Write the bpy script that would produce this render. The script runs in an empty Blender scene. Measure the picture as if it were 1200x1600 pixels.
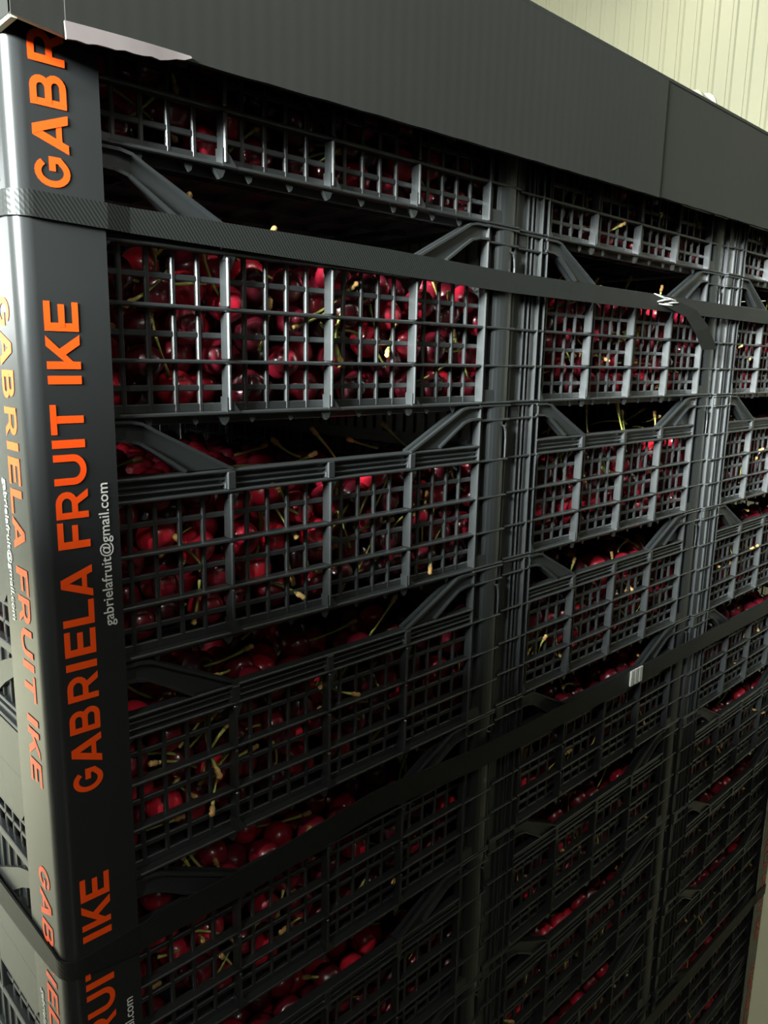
import bpy, bmesh, math, random
import numpy as np
from mathutils import Vector, Matrix
random.seed(7); rng = np.random.default_rng(7)
S = bpy.context.scene
C = S.collection
Z0 = 1.83                                   # height of the top of the crates above the floor

# ------------------------------------------------------------------ camera
cam = bpy.data.cameras.new('camera'); camo = bpy.data.objects.new('camera', cam); C.objects.link(camo)
cam.sensor_fit = 'HORIZONTAL'; cam.sensor_width = 36; cam.lens = 1212.5/1200*36
cam.clip_start = .01
yaw, pit, rol = .7672, .1944, .0202
fw = Vector((math.sin(yaw)*math.cos(pit), math.cos(yaw)*math.cos(pit), -math.sin(pit)))
rt = Vector((math.cos(yaw), -math.sin(yaw), 0)); up = rt.cross(fw)
r2 = math.cos(rol)*rt + math.sin(rol)*up; u2 = math.cos(rol)*up - math.sin(rol)*rt
camo.matrix_world = Matrix(((r2.x, u2.x, -fw.x, -.1408), (r2.y, u2.y, -fw.y, -.4050),
                            (r2.z, u2.z, -fw.z, Z0-.2461), (0, 0, 0, 1)))
S.camera = camo

# ------------------------------------------------------------------ world, lights, exposure
w = bpy.data.worlds.new('world'); S.world = w; w.use_nodes = True
w.node_tree.nodes['Background'].inputs[0].default_value = (.8, .9, 1, 1)
w.node_tree.nodes['Background'].inputs[1].default_value = .02
def area(name, loc, target, size, energy, col, sy=None):
    l = bpy.data.lights.new(name, 'AREA'); l.energy = energy; l.color = col
    l.size = size
    if sy: l.shape = 'RECTANGLE'; l.size_y = sy
    o = bpy.data.objects.new(name, l); C.objects.link(o); o.location = loc
    d = Vector(target)-Vector(loc); o.rotation_euler = d.to_track_quat('-Z', 'Y').to_euler()
    return o
area('lamp_left', (-2.6, -.50, 2.38), (.5, 0, 1.90), .9, 205, (.92, 1, .99), .6).data.spread = math.radians(70)
area('ceiling_light_front', (.3, -2.3, 3.40), (.3, -1.4, 1.75), 2.2, 95, (1, 1, .93), 1.0)
area('small_bulb_left', (-1.35, -1.05, 2.95), (0, 0, 1.55), .045, 2.3, (1, .98, .92)).data.spread = math.radians(80)
area('added_fill_far_left', (-1.7, 3.0, 3.40), (-1.5, 3.6, 0), 1.2, 300, (.96, 1, .90), .6).data.spread = math.radians(100)  # added fill, brightens the floor and back wall mirrored in the guard
area('ceiling_light_back', (1.9, 1.9, 3.35), (3.2, 1.5, 2.4), 1.2, 3, (1, .97, .70), .3)
area('ceiling_light_aisle', (2.5, 1.4, 3.35), (2.2, .6, 0), 1.2, 9, (1, .97, .8), .3)
S.view_settings.view_transform = 'Standard'; S.view_settings.look = 'None'
S.view_settings.gamma = 1; S.view_settings.use_curve_mapping = False
S.view_settings.exposure = 0.0

# ------------------------------------------------------------------ materials
def mat(name, col, rough=.5, metal=0, coat=0, spec=.5, bump=None, emit=None, noise=None, sub=0):
    m = bpy.data.materials.new(name); m.use_nodes = True
    nt = m.node_tree; b = nt.nodes['Principled BSDF']
    b.inputs['Base Color'].default_value = (*col, 1); b.inputs['Roughness'].default_value = rough
    b.inputs['Metallic'].default_value = metal; b.inputs['Coat Weight'].default_value = coat
    b.inputs['Coat Roughness'].default_value = .08
    b.inputs['Specular IOR Level'].default_value = spec
    if sub:
        b.inputs['Subsurface Weight'].default_value = sub; b.inputs['Subsurface Scale'].default_value = .004
    tc = nt.nodes.new('ShaderNodeTexCoord')
    if noise:   # (scale, second colour)
        n = nt.nodes.new('ShaderNodeTexNoise'); n.inputs['Scale'].default_value = noise[0]; n.inputs['Detail'].default_value = 6
        mx = nt.nodes.new('ShaderNodeMix'); mx.data_type = 'RGBA'
        mx.inputs['A'].default_value = (*col, 1); mx.inputs['B'].default_value = (*noise[1], 1)
        nt.links.new(tc.outputs['Object'], n.inputs['Vector'])
        nt.links.new(n.outputs['Fac'], mx.inputs['Factor']); nt.links.new(mx.outputs['Result'], b.inputs['Base Color'])
    if bump:    # (scale, strength, distance)
        n = nt.nodes.new('ShaderNodeTexNoise'); n.inputs['Scale'].default_value = bump[0]; n.inputs['Detail'].default_value = 3
        bp = nt.nodes.new('ShaderNodeBump'); bp.inputs['Strength'].default_value = bump[1]; bp.inputs['Distance'].default_value = bump[2]
        nt.links.new(tc.outputs['Object'], n.inputs['Vector'])
        nt.links.new(n.outputs['Fac'], bp.inputs['Height']); nt.links.new(bp.outputs['Normal'], b.inputs['Normal'])
    if emit:
        b.inputs['Emission Color'].default_value = (*emit[0], 1); b.inputs['Emission Strength'].default_value = emit[1]
    return m
def wave(m, axis, scale, strength, dist, rot=0):
    nt = m.node_tree; b = nt.nodes['Principled BSDF']; tc = nt.nodes.new('ShaderNodeTexCoord')
    mp = nt.nodes.new('ShaderNodeMapping'); mp.inputs['Rotation'].default_value = rot if rot else (0, 0, 0)
    wv = nt.nodes.new('ShaderNodeTexWave'); wv.bands_direction = axis; wv.inputs['Scale'].default_value = scale
    bp = nt.nodes.new('ShaderNodeBump'); bp.inputs['Strength'].default_value = strength; bp.inputs['Distance'].default_value = dist
    nt.links.new(tc.outputs['Object'], mp.inputs[0]); nt.links.new(mp.outputs[0], wv.inputs[0])
    nt.links.new(wv.outputs['Fac'], bp.inputs['Height']); nt.links.new(bp.outputs['Normal'], b.inputs['Normal'])
    return m
M = {}
M['plastic'] = mat('black crate plastic', (.015, .0172, .0172), .40, spec=1.0, bump=(90, .12, .001))
M['guard'] = mat('glossy black cardboard', (.018, .019, .019), .25, bump=(25, .08, .002))
M['orange'] = mat('orange print', (.90, .075, .005), .4)
M['white'] = mat('white print', (.62, .62, .58), .4)
M['cut'] = mat('pale cut edge of cardboard', (.5, .46, .34), .8, noise=(60, (.28, .25, .18)))
M['liner'] = mat('torn white liner', (.115, .10, .097), .8, spec=.2, noise=(30, (.08, .063, .06)))
M['lid'] = wave(mat('black corrugated cardboard', (.012, .0125, .0108), .55, spec=.2, noise=(9, (.017, .0175, .015))), 'X', 30, .05, .0005)
M['strap'] = wave(mat('woven black strap', (.010, .011, .010), .5, spec=.3), 'X', 170, .3, .0003, (0, .62, 0))
M['tail'] = mat('black strap end', (.004, .0045, .004), .6, spec=.2)
M['steel'] = mat('crimped seal', (.62, .62, .58), .35, .4)
M['wallm'] = mat('cream painted metal', (.215, .205, .135), .42, noise=(2.2, (.19, .185, .13)))
M['plainwall'] = mat('pale wall paint', (.38, .39, .35), .6)
M['ceilm'] = mat('ceiling panel paint', (.4, .4, .36), .6)
M['floorm'] = mat('smooth grey concrete', (.34, .33, .25), .6, noise=(3.5, (.27, .26, .20)), bump=(60, .2, .002))
M['knob'] = mat('white pipe plastic', (.30, .31, .25), .35)
M['glow'] = mat('daylight in the window', (.8, .8, .8), .5, emit=((.93, .97, 1), 6.5))
M['wood'] = mat('pallet wood', (.42, .29, .16), .8, noise=(14, (.3, .2, .1)))
M['stem'] = mat('cherry stem green', (.30, .37, .07), .5, noise=(40, (.42, .40, .11)))
M['stemend'] = mat('cherry stem woody end', (.48, .34, .11), .7, noise=(160, (.34, .15, .05)))
M['leafy'] = mat('pale green leaf scrap', (.42, .46, .14), .6)
def cherry_material():
    m = bpy.data.materials.new('cherry skin'); m.use_nodes = True; nt = m.node_tree; b = nt.nodes['Principled BSDF']
    at = nt.nodes.new('ShaderNodeAttribute'); at.attribute_name = 'tint'
    n = nt.nodes.new('ShaderNodeTexNoise'); n.inputs['Scale'].default_value = 55; n.inputs['Detail'].default_value = 3
    tc = nt.nodes.new('ShaderNodeTexCoord'); nt.links.new(tc.outputs['Object'], n.inputs['Vector'])
    ma = nt.nodes.new('ShaderNodeMath'); ma.operation = 'MULTIPLY_ADD'; ma.inputs[1].default_value = .35; ma.inputs[2].default_value = -.17
    nt.links.new(n.outputs['Fac'], ma.inputs[0])
    ad = nt.nodes.new('ShaderNodeMath'); ad.operation = 'ADD'
    nt.links.new(at.outputs['Fac'], ad.inputs[0]); nt.links.new(ma.outputs[0], ad.inputs[1])
    r = nt.nodes.new('ShaderNodeValToRGB'); e = r.color_ramp.elements
    e[0].position = 0; e[0].color = (.040, .004, .008, 1); e[1].position = 1; e[1].color = (.70, .022, .042, 1)
    x = e.new(.45); x.color = (.20, .008, .020, 1); x = e.new(.72); x.color = (.46, .012, .032, 1)
    nt.links.new(ad.outputs[0], r.inputs[0]); nt.links.new(r.outputs[0], b.inputs['Base Color'])
    b.inputs['Roughness'].default_value = .3; b.inputs['Coat Weight'].default_value = .8; b.inputs['Coat Roughness'].default_value = .06
    return m
M['cherry'] = cherry_material()

# ------------------------------------------------------------------ helpers
class MB:
    def __init__(s): s.v = []; s.f = []; s.m = []
    def add(s, vs, fs, mi=0):
        o = len(s.v); s.v += [tuple(v) for v in vs]; s.f += [tuple(i+o for i in f) for f in fs]; s.m += [mi]*len(fs)
    def box(s, x0, x1, y0, y1, z0, z1, c=0., mi=0):
        x0, x1 = sorted((x0, x1)); y0, y1 = sorted((y0, y1)); z0, z1 = sorted((z0, z1))
        c = min(c, .35*min(x1-x0, y1-y0, z1-z0))
        if c <= 0:
            s.add([(x, y, z) for x in (x0, x1) for y in (y0, y1) for z in (z0, z1)],
                  [(0, 1, 3, 2), (4, 6, 7, 5), (0, 4, 5, 1), (2, 3, 7, 6), (0, 2, 6, 4), (1, 5, 7, 3)], mi); return
        ext = ((x0, x1), (y0, y1), (z0, z1)); vs = []; idx = {}
        for sx in (0, 1):
            for sy in (0, 1):
                for sz in (0, 1):
                    sg = (sx, sy, sz)
                    for a in range(3):
                        p = [ext[k][sg[k]] + (0 if k == a else (c if sg[k] == 0 else -c)) for k in range(3)]
                        idx[(sg, a)] = len(vs); vs.append(p)
        fs = []
        def cen(f): return [sum(vs[i][k] for i in f)/len(f) for k in range(3)]
        mid = [(e[0]+e[1])/2 for e in ext]
        def put(f):
            p = [Vector(vs[i]) for i in f]; nn = (p[1]-p[0]).cross(p[2]-p[0])
            if nn.dot(Vector(cen(f))-Vector(mid)) < 0: f = f[::-1]
            fs.append(tuple(f))
        for a in range(3):
            b, d = [k for k in range(3) if k != a]
            for sa in (0, 1):
                q = []
                for sb, sd in ((0, 0), (1, 0), (1, 1), (0, 1)):
                    g = [0, 0, 0]; g[a] = sa; g[b] = sb; g[d] = sd; q.append(idx[(tuple(g), a)])
                put(q)
            for sb in (0, 1):
                for sd in (0, 1):
                    g0 = [0, 0, 0]; g1 = [0, 0, 0]; g0[b] = g1[b] = sb; g0[d] = g1[d] = sd; g1[a] = 1
                    put([idx[(tuple(g0), b)], idx[(tuple(g1), b)], idx[(tuple(g1), d)], idx[(tuple(g0), d)]])
        for sx in (0, 1):
            for sy in (0, 1):
                for sz in (0, 1): put([idx[((sx, sy, sz), a)] for a in range(3)])
        s.add(vs, fs, mi)
    def prism(s, poly, y0, y1, mi=0, plane='xz'):
        n = len(poly)
        A = [((a, y0, b) if plane == 'xz' else ((y0, a, b) if plane == 'yz' else (a, b, y0))) for a, b in poly]
        B = [((a, y1, b) if plane == 'xz' else ((y1, a, b) if plane == 'yz' else (a, b, y1))) for a, b in poly]
        s.add(A+B, [tuple(range(n)), tuple(range(2*n-1, n-1, -1))]+[(i, i+n, (i+1) % n+n, (i+1) % n) for i in range(n)], mi)
    def strip(s, A, B, mi=0, closed=False):     # two rails of points
        n = len(A); s.add(list(A)+list(B), [(i, (i+1) % n, (i+1) % n+n, i+n) for i in range(n if closed else n-1)], mi)
    def tube(s, pts, rad, k=5, mi=0, caps=True):
        pts = [Vector(p) for p in pts]; rings = []
        for i, p in enumerate(pts):
            d = (pts[min(i+1, len(pts)-1)]-pts[max(i-1, 0)]).normalized()
            a = d.cross(Vector((.31, .92, .17))).normalized(); b = d.cross(a)
            r = rad[i] if isinstance(rad, (list, tuple)) else rad
            rings += [p+a*(r*math.cos(t*2*math.pi/k))+b*(r*math.sin(t*2*math.pi/k)) for t in range(k)]
        fs = [(i*k+j, i*k+(j+1) % k, (i+1)*k+(j+1) % k, (i+1)*k+j) for i in range(len(pts)-1) for j in range(k)]
        if caps: fs += [tuple(range(k))[::-1], tuple(range((len(pts)-1)*k, len(pts)*k))]
        s.add(rings, fs, mi)
    def mesh(s, name, mats, smooth=False, fix=True):
        me = bpy.data.meshes.new(name); me.from_pydata(s.v, [], s.f)
        for m in (mats if isinstance(mats, (list, tuple)) else [mats]): me.materials.append(m)
        me.polygons.foreach_set('material_index', s.m)
        if smooth: me.polygons.foreach_set('use_smooth', [True]*len(s.f))
        if fix:
            bm = bmesh.new(); bm.from_mesh(me); bmesh.ops.recalc_face_normals(bm, faces=bm.faces); bm.to_mesh(me); bm.free()
        me.update(); return me
def obj(name, me, parent=None, loc=(0, 0, 0)):
    o = bpy.data.objects.new(name, me); C.objects.link(o); o.location = loc
    if parent: o.parent = parent
    return o
def tag(o, label=None, cat=None, group=None, kind=None):
    if label: o['label'] = label
    if cat: o['category'] = cat
    if group: o['group'] = group
    if kind: o['kind'] = kind
    return o
def W(z): return Z0+z

# ------------------------------------------------------------------ room
RX0, RX1, RY0, RY1, RH = -3.2, 3.2, -3.4, 5.0, 3.5
b = MB(); b.box(RX0, RX1, RY0, RY1, -.1, 0); tag(obj('floor', b.mesh('floor', M['floorm'])), kind='structure')
b = MB(); b.box(RX0, RX1, RY0, RY1, RH, RH+.1); tag(obj('ceiling', b.mesh('ceiling', M['ceilm'])), kind='structure')
b = MB(); b.box(RX0-.1, RX0, RY0, RY1, 0, RH); tag(obj('wall_left', b.mesh('wall_left', M['plainwall'])), kind='structure')
b = MB(); b.box(RX0, RX1, RY0-.1, RY0, 0, RH); tag(obj('wall_front', b.mesh('wall_front', M['plainwall'])), kind='structure')
# profiled sheet wall on the right: trapezoid ridges 75 mm apart
b = MB(); y = RY0; prof = []
while y < RY1-.08:
    prof += [(RX1, y), (RX1, y+.040), (RX1-.007, y+.046), (RX1-.007, y+.060), (RX1, y+.066)]; y += .0755
prof.append((RX1, RY1))
prof += [(RX1+.1, RY1), (RX1+.1, RY0)]
b.prism([(a, c) for a, c in prof], 0, RH, plane='xy')
tag(obj('wall_right', b.mesh('wall_right', M['wallm'])), kind='structure')
# back wall with the bright window far left
wx0, wx1, wz0, wz1 = -2.75, -1.0, W(-.22), W(1.05)
b = MB()
b.box(RX0, wx0, RY1, RY1+.1, 0, RH); b.box(wx1, RX1, RY1, RY1+.1, 0, RH)
b.box(wx0, wx1, RY1, RY1+.1, 0, wz0); b.box(wx0, wx1, RY1, RY1+.1, wz1, RH)
tag(obj('wall_back', b.mesh('wall_back', M['plainwall'])), kind='structure')
win = tag(obj('window_1', None), kind='structure'); win.location = (0, 0, 0)
b = MB()
for a in ((wx0, wx0+.05, wz0, wz1), (wx1-.05, wx1, wz0, wz1), (wx0, wx1, wz0, wz0+.05), (wx0, wx1, wz1-.05, wz1), ((wx0+wx1)/2-.02, (wx0+wx1)/2+.02, wz0, wz1)):
    b.box(a[0], a[1], RY1-.02, RY1+.06, a[2], a[3], .004)
obj('window_frame', b.mesh('window_frame', M['knob']), win)
b = MB(); b.box(wx0+.04, wx1-.04, RY1+.03, RY1+.04, wz0+.04, wz1-.04); obj('pane', b.mesh('pane', M['glow']), win)
# pipe stub on the far wall
p = Vector((RX1, 1.20, W(.80))); b = MB(); k = 24
def ring(x, r): return [(x, p.y+r*math.cos(t*2*math.pi/k), p.z+r*math.sin(t*2*math.pi/k)) for t in range(k)]
rr = [(0, .052), (-.012, .052), (-.014, .036), (-.075, .036), (-.078, .042), (-.112, .042), (-.118, .036), (-.116, .028), (-.09, .026)]
R_ = [ring(RX1+a, r) for a, r in rr]
for A, B in zip(R_, R_[1:]): b.strip(A, B, closed=True)
b.add(R_[-1], [tuple(range(k))])
tag(obj('pipe_end', b.mesh('pipe_end', M['knob'], True)), 'round white pipe end sticking out of the cream ribbed wall above the lid', 'pipe')

# ------------------------------------------------------------------ wooden pallet under the load
FLZ = .14                                    # underside of the lowest crate row
PW = 1.206; PD = .606
pal = tag(obj('pallet', None, loc=(0, 0, 0)), 'wooden pallet on the floor under the stacked black crates', 'pallet')
for i in range(7):
    b = MB(); x = i*(PW-.1)/6; b.box(x, x+.1, .0, PD, .118, FLZ-.0015, .002); obj('deck_board', b.mesh('deck_board', M['wood']), pal)
for y0 in (.0, .253, .506):
    b = MB(); b.box(0, PW, y0, y0+.1, .1, .118, .002); obj('stringer_board', b.mesh('stringer_board', M['wood']), pal)
    for x0 in (0, .53, PW-.145):
        b = MB(); b.box(x0, x0+.145, y0, y0+.1, .022, .1, .002); obj('block', b.mesh('block', M['wood']), pal)
    b = MB(); b.box(0, PW, y0, y0+.1, 0, .022, .002); obj('bottom_board', b.mesh('bottom_board', M['wood']), pal)

# ------------------------------------------------------------------ crate prototype meshes (local: x 0..0.4, y 0..0.6, z 0 = rim top plane, down to -H)
H = .1407; CW = .400; CD = .598; PITCH = .403; CH = .0006
RT, RB = -.033, -.047                        # rim band
LED = (-.0785, -.109)                        # heavier ledges
THIN = (-.0620, -.0937, -.1243)
BOT = -.1385
def grille(x0, x1, yb, ribs, flip=False):
    b = MB(); s = -1 if flip else 1
    for i, a in enumerate(ribs[:-1]):
        c = ribs[i+1]; n = 5
        for j in range(1, n):
            x = a+(c-a)*j/n; b.box(x-.0015, x+.0015, yb, yb+s*.0028, BOT, RB, .0007)
    for z in THIN: b.box(x0, x1, yb+s*.0003, yb+s*.0030, z-.0018, z+.0018, .0006)
    b.box(x0, x1, yb+s*.0002, yb+s*.003, BOT-.001, BOT+.0052, CH)
    return b
def ledges(x0, x1, yo, yi, z): b = MB(); b.box(x0, x1, yo, yi, z-.0012, z+.0012, .0007); return b
def rim(x0, x1, yo, yi, marks):
    b = MB(); s = 1 if yi > yo else -1
    b.box(x0, x1, yo+s*.005, yi, RB, RT-.0005, CH)
    b.box(x0, x1, yo+s*.0005, yi, RT-.0022, RT, .0008)
    b.box(x0, x1, yo+s*.0026, yi, RT-.0068, RT-.0050, CH)
    b.box(x0, x1, yo+s*.0018, yi, RT-.0102, RT-.0088, CH)
    b.box(x0, x1, yo, yi, RB-.0006, RB+.0016, .0007)
    return b
def rib(x):
    b = MB()
    zs = [BOT-.001, *reversed(LED), RB]
    for a, c in zip(zs, zs[1:]):
        w_ = .0013
        b.box(x-w_, x+w_, .0004, .009, a+.0013, c-.0013, .0008)
    # flares at the top and the foot
    b.prism([(x-.002, RB), (x-.002, RB-.003), (x+.002, RB-.009), (x+.006, RB)], .0014, .0085)
    b.prism([(x-.0022, BOT+.009), (x-.0022, BOT-.001), (x+.0075, BOT-.001), (x+.0022, BOT+.006)], .0010, .0085)
    # block across the rim
    b.box(x-.0032, x+.0032, .0002, .007, RB+.001, RT-.001, .0008)
    b.box(x-.0046, x-.002, .0010, .007, RB+.0015, RB+.006, .0008)
    # gusset below
    b.prism([(x-.008, -H), (x+.001, -H), (x-.001, -H-.0045), (x-.003, -H-.0058)], .003, .006)
    return b
def brace(mirror=False):
    P = [(.040, -.0008), (.056, -.0008), (.063, -.0022), (.0715, -.0068), (.122, RT+.0006), (.0885, RT+.0006), (.0700, -.0205), (.060, -.0145), (.052, -.0125), (.040, -.0120)]
    X = (lambda v: CW-v) if mirror else (lambda v: v)
    b = MB(); b.prism([(X(x), z) for x, z in P], .0035, .0062)
    top = P[0:5]; bot = P[5:]
    for ln in (top, bot):
        for (xa, za), (xb, zb) in zip(ln, ln[1:]):
            t = .0017
            d = Vector((xb-xa, zb-za)); d.normalize(); n = Vector((-d.y, d.x))*(-t)
            b.prism([(X(xa), za), (X(xb), zb), (X(xb+n.x), zb+n.y), (X(xa+n.x), za+n.y)], .0004, .0100)
    return b
def post_fins():          # left front corner of a crate
    b = MB(); x1 = .044
    b.box(.0014, .034, .0046, .0090, -H+.0004, -.0003, CH)
    for x, w_, yo in ((.0150, .0010, .0022), (.0215, .0010, .0022), (.0272, .0010, .003)): b.box(x-w_, x+w_, yo, .0085, -H+.001, -.001, .0007)
    b.box(.0335, .0440, .0052, .0090, -H+.0004, -.0003, CH)
    b.box(.0330, .0352, .0008, .0085, -H+.001, -.001, .0008)
    b.box(.0425, .0442, .0012, .0085, BOT, -.001, .0007)
    b.prism([(.043, BOT+.012), (.043, -H+.001), (.0510, -H+.001), (.0455, BOT+.005)], .0010, .0085)
    b.prism([(.043, RB-.010), (.043, RB), (.0500, RB), (.0455, RB-.004)], .0010, .0085)
    for z in (-.0010, -.0130, RB, *LED, -H+.0016): b.box(.0014, .0442, .0012, .0085, z-.0010, z+.0010, .0006)
    b.box(.0025, .014, .0020, .008, -.0125, -.002, .001)
    b.box(.0014, .0040, .008, .045, -H+.0004, -.0003, CH)
    return b
def post_panel():         # right front corner of a crate
    b = MB(); X = CW
    b.box(X-.0415, X-.0390, .0010, .0090, BOT, -.001, .0008)
    b.box(X-.0400, X-.0305, .0060, .0090, -H+.0004, -.0003, CH)
    b.box(X-.0270, X-.0030, .0072, .0095, -H+.0004, -.0003, CH)
    # bulged panel between the ledges
    zs = [-H+.0016, LED[1], LED[0], RB, -.0130, -.0010]
    for a, c in zip(zs, zs[1:]):
        x0, x1 = (X-.0290, X-.0030) if c < -.02 else (X-.0290, X-.0060 if a < -.03 else X-.0035)
        n = 9; pts = []
        for i in range(n):
            t = math.pi*i/(n-1); pts.append(((x0+x1)/2-(x1-x0)/2*math.cos(t), .0085-.0070*math.sin(t)**.5))
        pts += [(x1, .0085), (x0, .0085)]
        b.prism(pts, a+.0008, c-.0008, plane='xy')
    # hooked notch lip
    b.tube([(X-.0115, .0032, -.0175), (X-.0075, .0018, -.0185), (X-.0058, .0018, -.0225), (X-.0046, .0020, -.030), (X-.0040, .0026, -.0455)], [.0006, .0013, .0011, .0009, .0008], 6)
    b.prism([(X-.0390, BOT+.010), (X-.0260, BOT+.010), (X-.0215, -H+.001), (X-.0390, -H+.001)], .0022, .0080)
    for z in (-.0010, -.0130, RB, *LED, -H+.0016): b.box(X-.0420, X-.0005, .0012, .0085, z-.0010, z+.0010, .0006)
    b.box(X-.0032, X, .004, .045, -H+.0004, -.0003, CH)
    return b
def rear_post(left):
    b = MB(); x0, x1 = (0, .044) if left else (CW-.044, CW)
    b.box(x0, x1, CD-.005, CD-.002, -H+.0004, -.0003, CH)
    xx = 0 if left else CW-.0032
    b.box(xx, xx+.0032, CD-.045, CD-.002, -H+.0004, -.0003, CH)
    for z in (-.0010, -.0130, RB, *LED, -H+.0016): b.box(x0, x1, CD-.006, CD, z-.001, z+.001, .0006)
    for t in (.003, .015, .029, .042): b.box(x0+t-.001, x0+t+.001, CD-.006, CD-.0005, -H+.001, -.001, .0006)
    return b
def side(left):           # long side, outward -x when left
    b = MB(); s = 1 if left else -1; x = 0 if left else CW
    q = [.045+i*(CD-.09)/6 for i in range(7)]
    xa, xb = x+s*.0045, x+s*.0070
    for i in range(6):
        for j in range(0, 6):
            y = q[i]+(q[i+1]-q[i])*j/6; b.box(min(xa, xb), max(xa, xb), y-.0014, y+.0014, BOT, RB, .0006)
    for z in THIN: b.box(min(xa, xb), max(xa, xb), .045, CD-.045, z-.0013, z+.0013, .0005)
    for z in LED: b.box(min(x+s*.0013, xb), max(x+s*.0013, xb), .045, CD-.045, z-.0012, z+.0012, .0006)
    b.box(min(x+s*.0014, xb), max(x+s*.0014, xb), .045, CD-.045, BOT-.001, BOT+.0045, CH)
    b.box(min(x+s*.0040, xb), max(x+s*.0040, xb), .045, CD-.045, RB, RT, CH)
    for z in (RT-.001, RT-.006, RB+.001): b.box(min(x+s*.0013, xb), max(x+s*.0013, xb), .040, CD-.040, z-.001, z+.001, .0006)
    for y in q: b.box(min(x+s*.0013, xb), max(x+s*.0013, xb), y-.0016, y+.0016, BOT, RT, .0007)
    b.box(min(x+s*.0050, xb), max(x+s*.0050, xb), .040, CD-.040, RT-.001, -.0012)
    for j in range(36): y = .052+j*(CD-.104)/35; b.box(min(x+s*.0030, x+s*.0095), max(x+s*.0030, x+s*.0095), y-.0008, y+.0008, RT, -.0015, .0004)
    # corner fins
    for y in (.010, .022, .036): b.box(min(x+s*.0013, x+s*.004), max(x+s*.0013, x+s*.004), y-.001, y+.001, -H+.001, -.001, .0006)
    for z in (-.0010, -.0130, RB, *LED, -H+.0016): b.box(min(x+s*.0013, x+s*.004), max(x+s*.0013, x+s*.004), .004, .045, z-.001, z+.001, .0006)
    return b
def plate():              # smooth label plate on the left long side
    b = MB(); P = [(.052, RB-.001), (.052, -.100), (.060, -.1085), (.240, -.1085), (.240, RB-.001)]
    b.prism(P, .0014, .0046, plane='yz'); return b
def side_brace(left, front):
    P = [(.040, -.0008), (.056, -.0008), (.0715, -.0068), (.122, RT), (.0885, RT), (.0700, -.0205), (.055, -.0125), (.040, -.0120)]
    Y = (lambda v: v) if front else (lambda v: CD-v)
    x = .003 if left else CW-.003
    b = MB(); b.prism([(Y(a), z) for a, z in P], x-.0015, x+.0015, plane='yz'); return b
def crate_floor():
    b = MB(); z = -H+.001
    b.box(.004, CW-.004, .008, CD-.008, z, z+.0018)
    for i in range(9): x = .05+i*.3/8; b.box(x-.001, x+.001, .012, CD-.012, -H-.0035, z+.001)
    for i in range(12): y = .03+i*(CD-.06)/11; b.box(.055, CW-.055, y-.001, y+.001, -H-.0035, z+.001)
    b.box(.056, CW-.056, .0105, .0125, -H-.0048, z+.001, CH); b.box(.056, CW-.056, CD-.0125, CD-.0105, -H-.0048, z+.001)
    b.box(.044, CW-.040, .0012, .009, -H+.0002, -H+.0026, .0007)
    for x in (.07, .10, .14, .17, .23, .26, .30, .33):
        b.prism([(x-.006, -H+.0006), (x+.001, -H+.0006), (x-.0005, -H-.0040), (x-.002, -H-.0050)], .0045, .0060)
    return b
RIBS = (.040, .120, .200, .280, .360)
pl = M['plastic']
proto = [('front_grille', grille(.044, .3595, .0078, RIBS).mesh('front_grille', pl)),
         ('rear_grille', grille(.044, .3595, CD-.0078, RIBS, True).mesh('rear_grille', pl)),
         ('front_rim', rim(.043, .3600, .0002, .0095, None).mesh('front_rim', pl)),
         ('rear_rim', rim(.043, .3600, CD-.0002, CD-.0095, None).mesh('rear_rim', pl)),
         ('ledge', ledges(.043, .360, .0020, .0105, LED[0]).mesh('ledge_a', pl)),
         ('ledge', ledges(.043, .360, .0020, .0105, LED[1]).mesh('ledge_b', pl)),
         ('rib', rib(.12).mesh('rib_a', pl)), ('rib', rib(.20).mesh('rib_b', pl)), ('rib', rib(.28).mesh('rib_c', pl)),
         ('corner_post', post_fins().mesh('post_fins', pl)), ('corner_post', post_panel().mesh('post_panel', pl)),
         ('corner_post', rear_post(True).mesh('rear_post_a', pl)), ('corner_post', rear_post(False).mesh('rear_post_b', pl)),
         ('corner_brace', brace().mesh('brace_a', pl)), ('corner_brace', brace(True).mesh('brace_b', pl)),
         ('side_wall', side(True).mesh('side_a', pl)), ('side_wall', side(False).mesh('side_b', pl)),
         ('side_brace', side_brace(True, True).mesh('side_brace_a', pl)), ('side_brace', side_brace(False, True).mesh('side_brace_b', pl)),
         ('crate_base', crate_floor().mesh('crate_base', pl)),
         ('label_plate', plate().mesh('label_plate', pl))]
COLN = ('left', 'middle', 'right')
ORD = ('topmost', 'second from the top', 'third from the top', 'fourth from the top', 'fifth from the top', 'sixth from the top',
       'seventh from the top', 'eighth from the top', 'ninth from the top', 'third from the bottom', 'second from the bottom', 'lowest')
NR = 12
YOFF = (0, .004, 0)
COLX = [c*PITCH for c in range(3)]
for c in range(3):
    for r in range(NR):
        jx = random.uniform(-.0006, .0006) if c else 0
        cr = tag(obj('fruit_crate', None, loc=(COLX[c]+jx, YOFF[c]+random.uniform(0, .001), W(-r*H))),
                 'black plastic crate full of cherries in the %s column, %s' % (COLN[c], ORD[r]), 'crate', 'cherry crates stacked on the pallet')
        gr = None
        for n, me in proto:
            o = obj(n, me, gr if n in ('rib', 'ledge') else cr)
            if n == 'front_grille': gr = o
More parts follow.
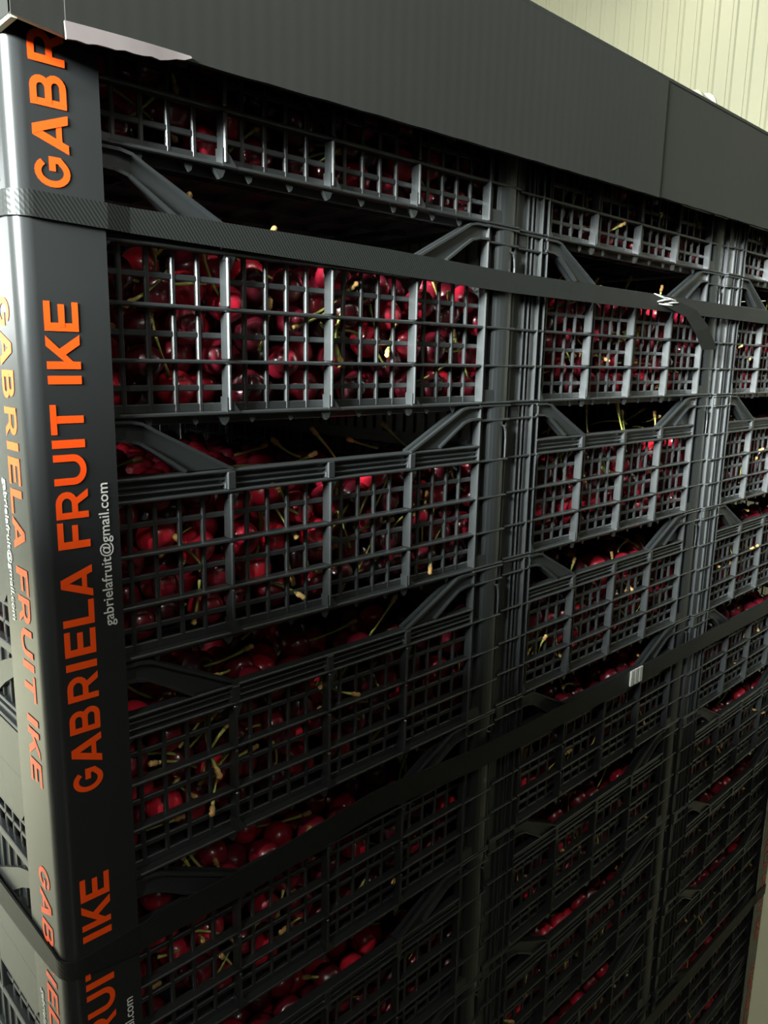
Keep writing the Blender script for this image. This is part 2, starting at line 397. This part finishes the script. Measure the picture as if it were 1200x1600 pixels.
# ------------------------------------------------------------------ cherries
CR = .0122
def cherry_mesh(seg, rng_, tint, sh):
    vs = []; fs = []
    for i in range(rng_+1):
        t = math.pi*i/rng_
        for j in range(seg):
            a = 2*math.pi*j/seg
            rr = math.sin(t)
            z = math.cos(t)*(.92 if t < math.pi/2 else .96)
            z -= .30*math.exp(-(rr/.34)**2) if t < math.pi/2 else 0
            x = rr*math.cos(a)*1.02; y = rr*math.sin(a)*(.93+.03*sh)
            z += .05*abs(math.cos(a))*rr*(1 if t < math.pi/2 else .2)
            vs.append((x*CR, y*CR, z*CR))
    for i in range(rng_):
        for j in range(seg): fs.append((i*seg+j, (i+1)*seg+j, (i+1)*seg+(j+1) % seg, i*seg+(j+1) % seg))
    return np.array(vs), np.array(fs)
def pack(N, x0, x1, y0, y1, zf, ztop, seed, r=CR*1.0):
    g = np.random.default_rng(seed); P = []
    A = np.zeros((0, 3))
    fails = 0
    while len(A) < N and fails < 40:
        K = 60; cx = g.uniform(x0+r, x1-r, K); cy = g.uniform(y0+r, y1-r, K)
        if len(A):
            d2 = (cx[:, None]-A[None, :, 0])**2+(cy[:, None]-A[None, :, 1])**2
            zz = np.where(d2 < (2*r)**2, A[None, :, 2]+np.sqrt(np.maximum((2*r)**2-d2, 0)), zf+r).max(1)
            zz = np.maximum(zz, zf+r)
        else: zz = np.full(K, zf+r)
        # prefer low, then near the front
        i = np.argmin(zz+cy*.04)
        lim = ztop
        if zz[i]+r > lim: fails += 1; continue
        A = np.vstack([A, (cx[i], cy[i], zz[i])])
    return A
packs = [pack(330, .006, .394, .0115, .118, -H+.003, -.0335-.001*k, 11+k) for k in range(4)]
ztopdeep = [pack(170, .01, .39, .118, .56, -.084, -.040, 41+k) for k in range(3)]
def rotm(q):
    w_, x, y, z = q
    return np.array([[1-2*(y*y+z*z), 2*(x*y-z*w_), 2*(x*z+y*w_)], [2*(x*y+z*w_), 1-2*(x*x+z*z), 2*(y*z-x*w_)], [2*(x*z-y*w_), 2*(y*z+x*w_), 1-2*(x*x+y*y)]])
TINTS = (.08, .22, .36, .50, .66, .90)
CLS = ('near-black', 'dark maroon', 'dark maroon', 'deep red', 'deep red', 'bright red')
hi_v, hi_f = cherry_mesh(24, 16, 0, 1)
def mk_cherry(k):
    me = bpy.data.meshes.new('cherry'); me.from_pydata([tuple(v) for v in hi_v], [], [tuple(f) for f in hi_f])
    me.materials.append(M['cherry']); me.polygons.foreach_set('use_smooth', [True]*len(hi_f))
    at = me.attributes.new('tint', 'FLOAT', 'POINT'); at.data.foreach_set('value', [TINTS[k]]*len(hi_v)); me.update(); return me
cmesh = [mk_cherry(k) for k in range(6)]
def stem_shape(seed, L=None):
    g = random.Random(seed); L = L or g.uniform(.024, .042)
    bx, by = g.uniform(-.35, .35), g.uniform(-.35, .35)
    pts = []
    for i in range(6):
        t = i/5; pts.append(Vector((bx*L*t*t, by*L*t*t, .006*0+L*t)))
    return pts
def stem_mb(b, seed, T=None, L=None, k=5):
    pts = stem_shape(seed, L)
    d = (pts[-1]-pts[-2]).normalized(); e = pts[-1]
    T = T or (lambda p: p)
    b.tube([T(p) for p in pts], [.0012, .0010, .0009, .0009, .0011, .0015], k, 0)
    b.tube([T(e-d*.0015), T(e+d*.0012), T(e+d*.0028+Vector((.0004, 0, 0))), T(e+d*.0050), T(e+d*.0062+Vector((-.0005, .0004, 0)))], [.0014, .0022, .0017, .0022, .0010], k+1, 1)
stem_meshes = []
for s_ in range(6):
    b = MB(); stem_mb(b, 100+s_, lambda p: p+Vector((0, 0, CR*.60))); stem_meshes.append(b.mesh('stem', [M['stem'], M['stemend']], True))
C0 = np.array([-.1408, -.405, W(-.2461)])
fwn, rn, un = np.array(fw), np.array(r2), np.array(u2)
ALL = []
for c in range(3):
    for r in range(NR):
        A = packs[(c*5+r*3) % 4].copy()
        D = ztopdeep[(c+r) % 3].copy()
        B = np.vstack([A, D]); front = np.concatenate([np.ones(len(A), bool), np.zeros(len(D), bool)])
        if (c+r) % 2: B[:, 0] = CW-B[:, 0]
        Wd = B+np.array([COLX[c], YOFF[c], W(-r*H)])
        g = np.random.default_rng(c*100+r)
        for p_, fr, bl in zip(Wd, front, B):
            q = g.normal(size=4); q /= np.linalg.norm(q)
            tn = int(g.choice(6, p=[.20, .22, .18, .17, .13, .10]))
            ALL.append([p_, q, tn, c, r, fr, bl])
# rank by size on the picture, keeping those the grille or the opening lets one see
vis = []
for i, (p_, q, tn, c, r, fr, bl) in enumerate(ALL):
    d = p_-C0; z = d@fwn
    if z < .05: continue
    px = 600+1212.5*(d@rn)/z; py = 800-1212.5*(d@un)/z
    if not (-10 < px < 1210 and -10 < py < 1610): continue
    if bl[1] > .029 and bl[2] < -.05: continue            # behind the first layer
    if c == 0 and bl[0] < .05: continue                    # behind the corner guard
    if r == 0 and bl[2] > -.10+.0: continue                # behind the lid
    vis.append((z+(.2 if bl[1] > .05 else 0), i))
vis.sort(); single = set(i for _, i in vis[:300])
lo_v, lo_f = cherry_mesh(14, 9, 0, 1); vl_v, vl_f = cherry_mesh(9, 6, 0, 1)
SV, SF, ST, off = [], [], [], 0
stems = MB()
def stem_dir(g, bl):
    for _ in range(80):
        v = Vector((g.uniform(-1, 1), g.uniform(-1.3, .1), g.uniform(-.6, 1))).normalized()
        e = Vector(bl)+v*(CR*.6+.045)
        if e.y > (.0095 if e.z < RB-.003 and .047 < e.x < .353 else .0155) and e.z < -.006 and .008 < e.x < .392 and e.z > -.13: return v
    return None
def place(R, p_): return lambda v: Vector(R@np.array(v)+p_)
for i, (p_, q, tn, c, r, fr, bl) in enumerate(ALL):
    g = random.Random(i*7+3)
    has = g.random() < .5
    if i in single:
        if has:  # a stem that points outwards or upwards
            v = stem_dir(g, bl)
            if v is None: has = False
        qq = v.to_track_quat('Z', 'Y') if has else None
        o = obj('cherry', cmesh[tn]); o.location = p_; o.rotation_mode = 'QUATERNION'
        o.rotation_quaternion = qq if qq else q
        top = bl[2] > -.047
        bay = ('first', 'second', 'third', 'fourth')[int(min(3, max(0, (bl[0]-.04)//.08)))]
        lev = 'on the heap above the rim' if top else ('low' if bl[2] < -.109 else 'midway' if bl[2] < -.0785 else 'high')+' behind the grille'
        lab = '%s cherry, %s, %s bay, %s crate, %s column' % (CLS[tn], lev, bay, ORD[r].replace('from the top', 'highest'), COLN[c])
        tag(o, lab, 'cherry', lab.replace('cherry', 'cherries', 1))
        if has: s = obj('stem', stem_meshes[i % 6], o)
    else:
        far = np.linalg.norm(p_-C0) > .95 or not fr
        V, F = (vl_v, vl_f) if far else (lo_v, lo_f)
        R = rotm(q); SV.append(V@R.T+p_); SF.append(F+off); off += len(V); ST.append(np.full(len(V), TINTS[tn]))
        if g.random() < .3 and (bl[1] < .05 or bl[2] > -.05):
            v = stem_dir(g, bl)
            if v is None: continue
            R2 = np.array(v.to_track_quat('Z', 'Y').to_matrix())
            T = place(R2, p_+np.array(v)*CR*.6); stem_mb(stems, i % 97, T, None, 4)
# loose stems caught behind the grille and lying on the heaps
for c in range(3):
    for r in range(NR):
        g = random.Random(900+c*20+r)
        for n_ in range(26 if r < 10 else 8):
            top = n_ % 3 == 0
            L = g.uniform(.018, .036); a = g.uniform(0, 2*math.pi)
            if top:
                p0 = Vector((g.uniform(.05, .35), g.uniform(.018, .11), g.uniform(-.041, -.031))); d = Vector((math.cos(a), math.sin(a)*.6-.25, g.uniform(.05, .7))).normalized()
            else:
                p0 = Vector((g.uniform(.06, .34), g.uniform(.0128, .016), g.uniform(-.128, -.056))); d = Vector((math.cos(a), g.uniform(-.02, .10), math.sin(a))).normalized()
            e = p0+d*(L+.006)
            if not (.048 < e.x < .352 and e.y > .0125 and -.132 < e.z < -.010): continue
            if top and e.y < .016: continue
            if not top and e.z > -.051: continue
            Q = d.to_track_quat('Z', 'Y').to_matrix() @ Matrix.Rotation(g.uniform(0, 6.28), 3, 'Z')
            base = Vector((COLX[c], YOFF[c], W(-r*H)))
            sd = g.randrange(500)
            if c == 0 and r < 5 or c == 1 and r < 3:
                if r == 0 and e.z > -.095: continue
                b = MB(); stem_mb(b, sd, (lambda v, Q=Q: Q@v), L, 5)
                o = obj('cherry_stalk', b.mesh('cherry_stalk', [M['stem'], M['stemend']], True)); o.location = base+p0
                bay = ('first', 'second', 'third', 'fourth')[int(min(3, max(0, (p0.x-.04)//.08)))]
                lev = 'lying on the heap' if top else ('low' if p0.z < -.109 else 'midway' if p0.z < -.0785 else 'high')+' behind the grille'
                lab = 'green stalk without fruit, %s, %s bay, %s crate, %s column' % (lev, bay, ORD[r].replace('from the top', 'highest'), COLN[c])
                tag(o, lab, 'stalk', lab.replace('stalk', 'stalks', 1))
            else:
                stem_mb(stems, sd, (lambda v, Q=Q, b0=base+p0: Q@v+b0), L, 4)
SV = np.vstack(SV); SF = np.vstack(SF); ST = np.concatenate(ST)
me = bpy.data.meshes.new('cherries'); me.vertices.add(len(SV)); me.vertices.foreach_set('co', SV.astype(np.float32).ravel())
me.loops.add(SF.size); me.loops.foreach_set('vertex_index', SF.astype(np.int32).ravel())
me.polygons.add(len(SF)); me.polygons.foreach_set('loop_start', np.arange(0, SF.size, 4, dtype=np.int32))
me.update(calc_edges=True); me.validate()
me.polygons.foreach_set('use_smooth', np.ones(len(me.polygons), bool))
me.materials.append(M['cherry'])
at = me.attributes.new('tint', 'FLOAT', 'POINT'); at.data.foreach_set('value', ST.astype(np.float32))
tag(obj('cherry_heap', me), 'red and maroon cherries filling the black crates behind the nearest ones', 'cherries', kind='stuff')
tag(obj('loose_stems', stems.mesh('loose_stems', [M['stem'], M['stemend']], True, fix=False)), 'thin green stems with tan ends among the cherries further back', 'stems', kind='stuff')
print('cherries', len(ALL), 'stuff quads', len(SF))

# ------------------------------------------------------------------ corner guards
def guard_mb(z0, z1, sgn=1, x=0., wf=.0451, ws=.051, rad=.009, t=.0018, yo=-.003):
    # L profile in plan; corner at (x-.003, -.003); sgn -1 mirrors for the right corner
    X0 = -.0006
    outer = [(X0, yo+ws)]; n = 8
    for i in range(n+1):
        a = math.pi+ (math.pi/2)*i/n
        outer.append((X0+rad+rad*math.cos(a), yo+rad+rad*math.sin(a)))
    outer.append((X0+wf, yo))
    inner = [(X0+wf, yo+t)]
    for i in range(n+1):
        a = math.pi*1.5-(math.pi/2)*i/n
        inner.append((X0+rad+(rad-t)*math.cos(a), yo+rad+(rad-t)*math.sin(a)))
    inner.append((X0+t, yo+ws))
    b = MB(); T = lambda p: (x+sgn*p[0], p[1])
    O = [T(p) for p in outer]; I = [T(p) for p in inner]
    nz = 2
    b.strip([(a, c, z0) for a, c in O], [(a, c, z1) for a, c in O]); b.strip([(a, c, z0) for a, c in I], [(a, c, z1) for a, c in I])
    m = len(O)
    b.add([(a, c, z0) for a, c in O+I], [(i, i+1, 2*m-2-i, 2*m-1-i) for i in range(m-1)], 1)
    b.add([(a, c, z1) for a, c in O+I], [(i, i+1, 2*m-2-i, 2*m-1-i) for i in range(m-1)], 1)
    for (a, c), (d, e) in ((O[0], I[-1]), (O[-1], I[0])): b.add([(a, c, z0), (a, c, z1), (d, e, z1), (d, e, z0)], [(0, 1, 2, 3)], 1)
    return b
# lettering: bold geometric capitals drawn as strokes (cap height 1)
SW = .185
def stroke(pts, w_=SW):
    pts = [Vector(p) for p in pts]; L = []; R = []
    for i, p in enumerate(pts):
        if i == 0: d = pts[1]-p; n = Vector((-d.y, d.x)).normalized(); s = 1
        elif i == len(pts)-1: d = p-pts[i-1]; n = Vector((-d.y, d.x)).normalized(); s = 1
        else:
            a = (p-pts[i-1]).normalized(); c = (pts[i+1]-p).normalized(); d = (a+c).normalized()
            n = Vector((-d.y, d.x)); s = 1/max(.5, n.dot(Vector((-a.y, a.x))))
        L.append(p+n*s*w_/2); R.append(p-n*s*w_/2)
    return [('s', L, R)]
def arc(cx, cy, rx, ry, a0, a1, n=10): return [(cx+rx*math.cos(math.radians(a0+(a1-a0)*i/n)), cy+ry*math.sin(math.radians(a0+(a1-a0)*i/n))) for i in range(n+1)]
h = SW/2
def bowl(x0, x1, y0, y1, n=8):
    r = (y1-y0)/2; return stroke([(x0, y1)]+arc(x1-r, (y0+y1)/2, r, r, 90, -90, n)+[(x0, y0)])
def glyph(ch):
    if ch == 'G': return stroke(arc(.44, .5, .345, .5-h, 40, 300, 16)+[(.785, .30), (.785, .50), (.47, .50)]), .90
    if ch == 'A': return [('s', [(0, 0), (.33, 1)], [(.21, 0), (.45, .73)]), ('s', [(.33, 1), (.57, 1)], [(.45, .73), (.45, .73)]), ('s', [(.90, 0), (.57, 1)], [(.69, 0), (.45, .73)])]+stroke([(.2, .26), (.7, .26)], .16), .90
    if ch == 'B': return stroke([(h, 0), (h, 1)])+bowl(h, .66, .5, 1-h)+bowl(h, .72, h, .5), .82
    if ch == 'R': return stroke([(h, 0), (h, 1)])+bowl(h, .68, .42, 1-h)+[('s', [(.36, .42), (.60, 0)], [(.56, .42), (.82, 0)])], .82
    if ch == 'I': return stroke([(h, 0), (h, 1)]), SW
    if ch == 'E': return stroke([(h, 0), (h, 1)])+stroke([(h, h), (.66, h)])+stroke([(h, .5), (.60, .5)])+stroke([(h, 1-h), (.66, 1-h)]), .66
    if ch == 'L': return stroke([(h, 0), (h, 1)])+stroke([(h, h), (.62, h)]), .62
    if ch == 'F': return stroke([(h, 0), (h, 1)])+stroke([(h, .46), (.58, .46)])+stroke([(h, 1-h), (.66, 1-h)]), .66
    if ch == 'U': return stroke([(h, 1)]+arc(.40, .40, .40-h, .40-h, 180, 360, 12)+[(.80-h, 1)]), .80
    if ch == 'T': return stroke([(.37, 0), (.37, 1)])+stroke([(0, 1-h), (.74, 1-h)]), .74
    if ch == 'K': return stroke([(h, 0), (h, 1)])+[('s', [(.14, .42), (.56, 1)], [(.14, .16), (.80, 1)]), ('s', [(.30, .52), (.60, 0)], [(.46, .66), (.84, 0)])], .83
    return [], .30
WORDS = 'GABRIELA FRUIT IKE'
SPAN = [(-.14, .84), (.80, 1.03), (1.97, .84), (3.07, .88), (4.12, .245), (4.59, .84), (5.58, .80), (6.47, 1.03), None,
        (8.08, .84), (9.02, .90), (10.07, .93), (11.19, .25), (11.60, .89), None, (13.09, .245), (13.53, .99), (14.62, .84)]
def layout():                               # measured start and width of every letter, in cap heights
    out = []
    for ch, sp in zip(WORDS, SPAN):
        if sp: g_, a = glyph(ch); out.append((sp[0], sp[1]/a, g_))
    return out, 15.436
LAY, LEN = layout()
def stag(p, fn, q): return (p[0]-q*4e-5, p[1], p[2]) if fn is leftfn else (p[0], p[1]-q*4e-5, p[2])
def text_mesh(name, along0, length, height, fn, clip):
    b = MB(); q_ = 0
    for x, kx, gl in LAY:
        for _, L, R in gl:
            q_ = (q_+1) % 5
            A = [((x+p[0]*kx)*length/LEN, p[1]*height) for p in L]; B = [((x+p[0]*kx)*length/LEN, p[1]*height) for p in R]
            pa = [stag(fn(along0, *p), fn, q_) for p in A]; pb = [stag(fn(along0, *p), fn, q_) for p in B]
            if all(clip[0] <= q[2] <= clip[1] for q in pa+pb): b.strip(pa, pb)
    return b.mesh(name, M['orange'], fix=False) if b.v else None
EMAIL = 'gabrielafruit@gmail.com'
def email_mesh():
    cu = bpy.data.curves.new('email', 'FONT'); cu.body = EMAIL; cu.size = 1; cu.resolution_u = 3
    o = bpy.data.objects.new('tmp', cu); C.objects.link(o)
    dg = bpy.context.evaluated_depsgraph_get(); me = bpy.data.meshes.new_from_object(o.evaluated_get(dg))
    bpy.data.objects.remove(o); xs = [v.co.x for v in me.vertices]
    return [(v.co.x, v.co.y) for v in me.vertices], [tuple(p.vertices) for p in me.polygons], min(xs), max(xs)
EV, EF, EX0, EX1 = email_mesh()
def email(name, fn, start, length, height, clip):
    k = length/(EX1-EX0)
    vs = [fn(start, (x-EX0)*k, y*k*height) for x, y in EV]
    fs = [f for f in EF if all(clip[0] <= vs[i][2] <= clip[1] for i in f)]
    b = MB()
    for q, (da, dt) in enumerate(((0, 0), (.00009, 0), (-.00009, 0), (0, .00007), (0, -.00007))):     # slightly heavier strokes
        b.add([stag(fn(start, (x-EX0)*k+da, y*k*height+dt), leftfn if fn is leftmail else fn, q) for x, y in EV], fs)
    m = b.mesh(name, M['white'], fix=False); return m
PER = .322
ZT, ZB = W(-.060), W(-1.69)
gd = tag(obj('corner_guard', None, loc=(0, 0, 0)), 'glossy black cardboard corner post with orange lettering down both faces, at the near left corner', 'corner guard')
obj('guard_board', guard_mb(ZB, ZT).mesh('guard_board', [M['guard'], M['cut']], False), gd)
gm = gd.children[0].data
for p_ in gm.polygons: p_.use_smooth = p_.material_index == 0 and abs(p_.normal.z) < .1
for e in gm.edges: pass
clip = (ZB+.001, ZT-.001)
eps = .00025
def frontfn(z0, s, t): return (.0276-t, -.003-eps, z0+s)
def leftfn(z0, s, t): return (-.0006-eps, .0285-t, z0-s)
def frontmail(z0, s, t): return (.0385-t, -.003-eps, z0+s)
def leftmail(z0, s, t): return (-.0006-eps, .0395-t, z0-s)
for k in range(-1, 4):
    m = text_mesh('lettering', W(-.487-k*PER), .2655, .0172, frontfn, clip)
    if m: obj('lettering', m, gd)
    m = text_mesh('lettering', W(-.2215-k*PER), .2655, .0165, leftfn, clip)
    if m: obj('lettering', m, gd)
    if k >= 0:
        obj('email_line', email('email_line', frontmail, W(-.3950-k*PER), .0805, 1, clip), gd)
        obj('email_line', email('email_line', leftmail, W(-.3136-k*PER), .0805, .9, clip), gd)
g2 = tag(obj('corner_guard', None), 'black corner post with red lettering at the far right edge of the crate stack', 'corner guard')
obj('guard_board', guard_mb(ZB, ZT, -1, PW+.0, rad=.006).mesh('guard_board', [M['guard'], M['cut']]), g2)
def rf(z0, s, t): return (PW-.0276+.0172-t+.0105, -.003-eps, z0+s)
for k in range(-1, 4):
    m = text_mesh('lettering', W(-.600-k*PER), .2655, .0172, lambda z0, s, t: (PW-.0276+t, -.003-eps, z0-s+.2655), clip)
    if m: obj('lettering', m, g2)

# ------------------------------------------------------------------ cardboard lid
lid = tag(obj('cardboard_lid', None), 'large black corrugated cardboard lid capping the top of the crate stack', 'lid')
LT, LB = .0100, -.0985
LX0, LX1, LY0, LY1 = -.0022, PW+.009, -.0210, .615
def lidwall(xa, xb, y, t, zfun, n=40):
    b = MB(); A0 = []; A1 = []; B0 = []; B1 = []
    for i in range(n+1):
        x = xa+(xb-xa)*i/n; zb = zfun(x)
        A0.append((x, y, zb)); A1.append((x, y, W(LT))); B0.append((x, y+t, zb)); B1.append((x, y+t, W(LT)))
    b.strip(A0, A1); b.strip(B0, B1); b.strip(A0, B0, 1); b.strip(A1, B1)
    for k_ in (0, -1): b.add([A0[k_], A1[k_], B1[k_], B0[k_]], [(0, 1, 2, 3)])
    return b
zf = lambda x: W(float(np.interp(x, [.02, .08, .22, .56, .86, 1.2], [-.1005, -.0992, -.0964, -.0912, -.0877, -.085]))+.0002*math.sin(x*150))
obj('front_panel', lidwall(.0215, .581, LY0-.001, .0035, zf).mesh('front_panel', [M['lid'], M['lid']]), lid)
obj('front_panel', lidwall(.577, LX1, LY0+.0006, .0030, lambda x: zf(x)+.001).mesh('front_panel_far', [M['lid'], M['lid']]), lid)
obj('corner_flap', lidwall(LX0, .0225, LY0, .0030, lambda x: W(-.1015-.12*(x-LX0))).mesh('corner_flap', [M['lid'], M['cut']]), lid)
b = MB(); b.box(LX0, LX0+.0032, LY0+.0005, LY1, W(-.1010), W(LT), .0005)
obj('side_panel', b.mesh('side_panel', M['lid']), lid)
b = MB(); b.box(LX0+.0002, LX0+.0030, LY0+.001, LY1, W(-.1026), W(-.1008)); obj('cut_edge', b.mesh('cut_edge', M['cut']), lid)
b = MB(); b.box(LX1-.0032, LX1, LY0+.0005, LY1, W(LB), W(LT), .0005); obj('side_panel', b.mesh('side_panel_b', M['lid']), lid)
b = MB(); b.box(LX0, LX1, LY1-.003, LY1, W(LB), W(LT)); obj('rear_panel', b.mesh('rear_panel', M['lid']), lid)
b = MB(); b.box(LX0, LX1, LY0, LY1, W(LT), W(LT+.004), .0008); obj('top_panel', b.mesh('top_panel', M['lid']), lid)
# torn pale liner hanging along the lower edge near the left corner
b = MB(); n = 14; A = []; B = []; D = []; E_ = []
for i in range(n+1):
    t = i/n; x = .0205+t*.064
    top = W(-.0985+.0035*t); bot = W(-.1065+.004*t+.0028*max(0, t-.75)/.25*1.4+.0004*math.sin(i*2.3))
    y = LY0-.0022-.0012*math.sin(t*3)
    A.append((x, y, top-.002*t)); B.append((x, y-.0012, bot)); D.append((x, y+.0012, top-.002*t)); E_.append((x, y+.0004, bot))
b.strip(A, B); b.strip(D, E_); b.strip(A, D); b.strip(B, E_); b.add([A[0], B[0], E_[0], D[0]], [(0, 1, 2, 3)]); b.add([A[-1], B[-1], E_[-1], D[-1]], [(0, 1, 2, 3)])
tag(obj('torn_liner', b.mesh('torn_liner', M['liner'], True), lid), 'torn white liner strip')

# ------------------------------------------------------------------ straps
def strap(zfun, hw, name, label):
    b = MB(); X0 = -.0006; yo = -.003
    path = [(X0, .602)] + [(X0, y_) for y_ in np.linspace(.5, .012, 16)]
    for i in range(9):
        a = math.pi+(math.pi/2)*i/8; path.append((X0+.009+.009*math.cos(a), yo+.009+.009*math.sin(a)))
    path += [(x, -.003) for x in np.linspace(.012, .045, 4)]+[(x, -.0012) for x in np.linspace(.058, PW-.058, 60)]+[(x, -.003) for x in (PW-.045, PW-.02, PW-.006)]
    th = .0013; pts = []; nor = []
    for i, p_ in enumerate(path):
        a = Vector(path[max(i-1, 0)]); c_ = Vector(path[min(i+1, len(path)-1)]); d = (c_-a).normalized(); nn = Vector((d.y, -d.x))
        pts.append(Vector(p_)); nor.append(nn)
    s_acc = 0
    inn = []; out = []
    rails = [[], [], [], []]
    for p_, nn in zip(pts, nor):
        z, hh = zfun(p_.x if p_.y < .01 else -p_.y)
        a = p_+nn*.0004; o_ = p_+nn*(.0004+th)
        rails[0].append((a.x, a.y, W(z-hh))); rails[1].append((o_.x, o_.y, W(z-hh))); rails[2].append((o_.x, o_.y, W(z+hh))); rails[3].append((a.x, a.y, W(z+hh)))
    for i in range(4): b.strip(rails[i], rails[(i+1) % 4])
    return tag(obj(name, b.mesh(name, M['strap'])), label, 'strap', 'straps around the stack')
def lin(xs, ys):
    return lambda x: float(np.interp(x, xs, ys))
zc = lin([-.6, 0, .05, .24, .385, .6, 1.2], [-.177, -.176, -.1773, -.1797, -.183, -.1832, -.184]); hh = lin([-.02, .0, .1, .24, .6, 1.2], [.0050, .0060, .0068, .0080, .0080, .008])
st1 = strap(lambda x: (zc(x), hh(x)), .008, 'binding_strap', 'black ribbed strap tied around the stack just above the second row of crates')
zc2 = lin([-.6, -.1, .0, .04, .13, .25, .38, 1.2], [-.607, -.604, -.598, -.5985, -.5985, -.590, -.599, -.600])
hh2 = lin([-.1, -.03, 0, .012, .04, .2, 1.2], [.0095, .0085, .0058, .0060, .0092, .0105, .0105])
st2 = strap(lambda x: (zc2(x), hh2(x)), .011, 'binding_strap', 'black ribbed strap around the stack just above the fifth row, with a pale metal clip')
st3 = strap(lambda x: (-1.150, .0095), .0095, 'binding_strap', 'black strap low on the stack meeting the far right corner post')
# clip on the second strap
b = MB()
for i in range(3): b.box(.640+i*.0095, .648+i*.0095, -.0052, -.0030, W(-.607), W(-.588), .0006)
b.box(.641, .667, -.0040, -.0012, W(-.6055), W(-.5895), .0004)
tag(obj('strap_clip', b.mesh('strap_clip', M['steel']), st2), 'pale metal crimped clip')
# knot and loose tail of the first strap
b = MB()
for i, (dx, dz, a) in enumerate(((-.012, .003, .5), (-.004, .001, -.4), (.006, .002, .3), (.012, -.001, -.2), (0, -.004, .1))):
    x = .650+dx; z = W(-.181+dz)
    b.tube([(x-.016, -.0035, z+a*.006), (x-.006, -.0062, z+a*.001), (x+.006, -.0066, z-a*.002), (x+.016, -.0036, z-a*.006)], [.0004, .0010, .0009, .0003], 6)
obj('knot', b.mesh('knot', M['steel'], True), st1)
TA = [(.668, -.0045, -.1790), (.706, -.010, -.1870), (.733, -.013, -.2030), (.763, -.012, -.2275)]
TB = [(.645, -.0045, -.1870), (.682, -.010, -.1960), (.700, -.013, -.2115), (.722, -.012, -.2290)]
b = MB(); A = [(x, y, W(z)) for x, y, z in TA]; B = [(x, y-.002, W(z)) for x, y, z in TB]
D = [(x, y+.0012, z) for x, y, z in A]; E_ = [(x, y+.0012, z) for x, y, z in B]
b.strip(A, B); b.strip(D, E_); b.strip(A, D); b.strip(B, E_)
obj('loose_end', b.mesh('loose_end', M['tail']), st1)

b = MB(); b.box(.002, PW-.002, .6045, .6070, .145, W(-.002), .0005)  # sheet added behind the stack to stop wall light showing through
tag(obj('light_block_sheet', b.mesh('light_block_sheet', M['lid'])), 'black cardboard sheet added behind the crate stack to block light from the rear', 'cardboard')
# ------------------------------------------------------------------ unseen covered loads, added to keep light off the lower crates
def added_shade_load(nx0, nx1, ny0, ny1, ntop, label):
    nl = tag(obj('added_shade_load', None), label, 'added pallet load')
    for (x0, x1, y0, y1) in ((nx0, nx1, ny1-.006, ny1), (nx0, nx1, ny0, ny0+.006), (nx0, nx0+.006, ny0, ny1), (nx1-.006, nx1, ny0, ny1)):
        b = MB(); b.box(x0, x1, y0, y1, .15, ntop-.02, .001); obj('sleeve_panel', b.mesh('sleeve_panel', M['lid']), nl)
    b = MB(); b.box(nx0-.01, nx1+.01, ny0-.01, ny1+.01, ntop-.12, ntop, .004); obj('lid', b.mesh('cover_lid', M['lid']), nl)
    for x0 in (nx0-.004, nx1-.046):
        for y0 in (ny0-.004, ny1-.046): b = MB(); b.box(x0, x0+.05, y0, y0+.05, .15, ntop-.12, .003); obj('corner_post', b.mesh('cover_post', M['guard']), nl)
    for z in (.6, 1.3): b = MB(); b.box(nx0-.006, nx1+.006, ny0-.006, ny1+.006, z, z+.02, .0008); obj('strap', b.mesh('cover_strap', M['strap']), nl)
    for i in range(8): b = MB(); x = nx0+i*(nx1-nx0-.1)/7; b.box(x, x+.1, ny0, ny1, .125, .15, .002); obj('deck_board', b.mesh('deck_board', M['wood']), nl)
    for y0 in (ny0, (ny0+ny1)/2-.05, ny1-.1): b = MB(); b.box(nx0, nx1, y0, y0+.1, 0, .125, .002); obj('runner', b.mesh('runner', M['wood']), nl)
added_shade_load(-.05, 1.35, -1.75, -.70, 2.22, 'unseen pallet load in black cardboard sleeve, added across the aisle to shade the crates')
added_shade_load(-1.80, -.50, -1.45, -.04, 1.71, 'unseen pallet load in black cardboard sleeve, added left of the aisle to shade lower crates')
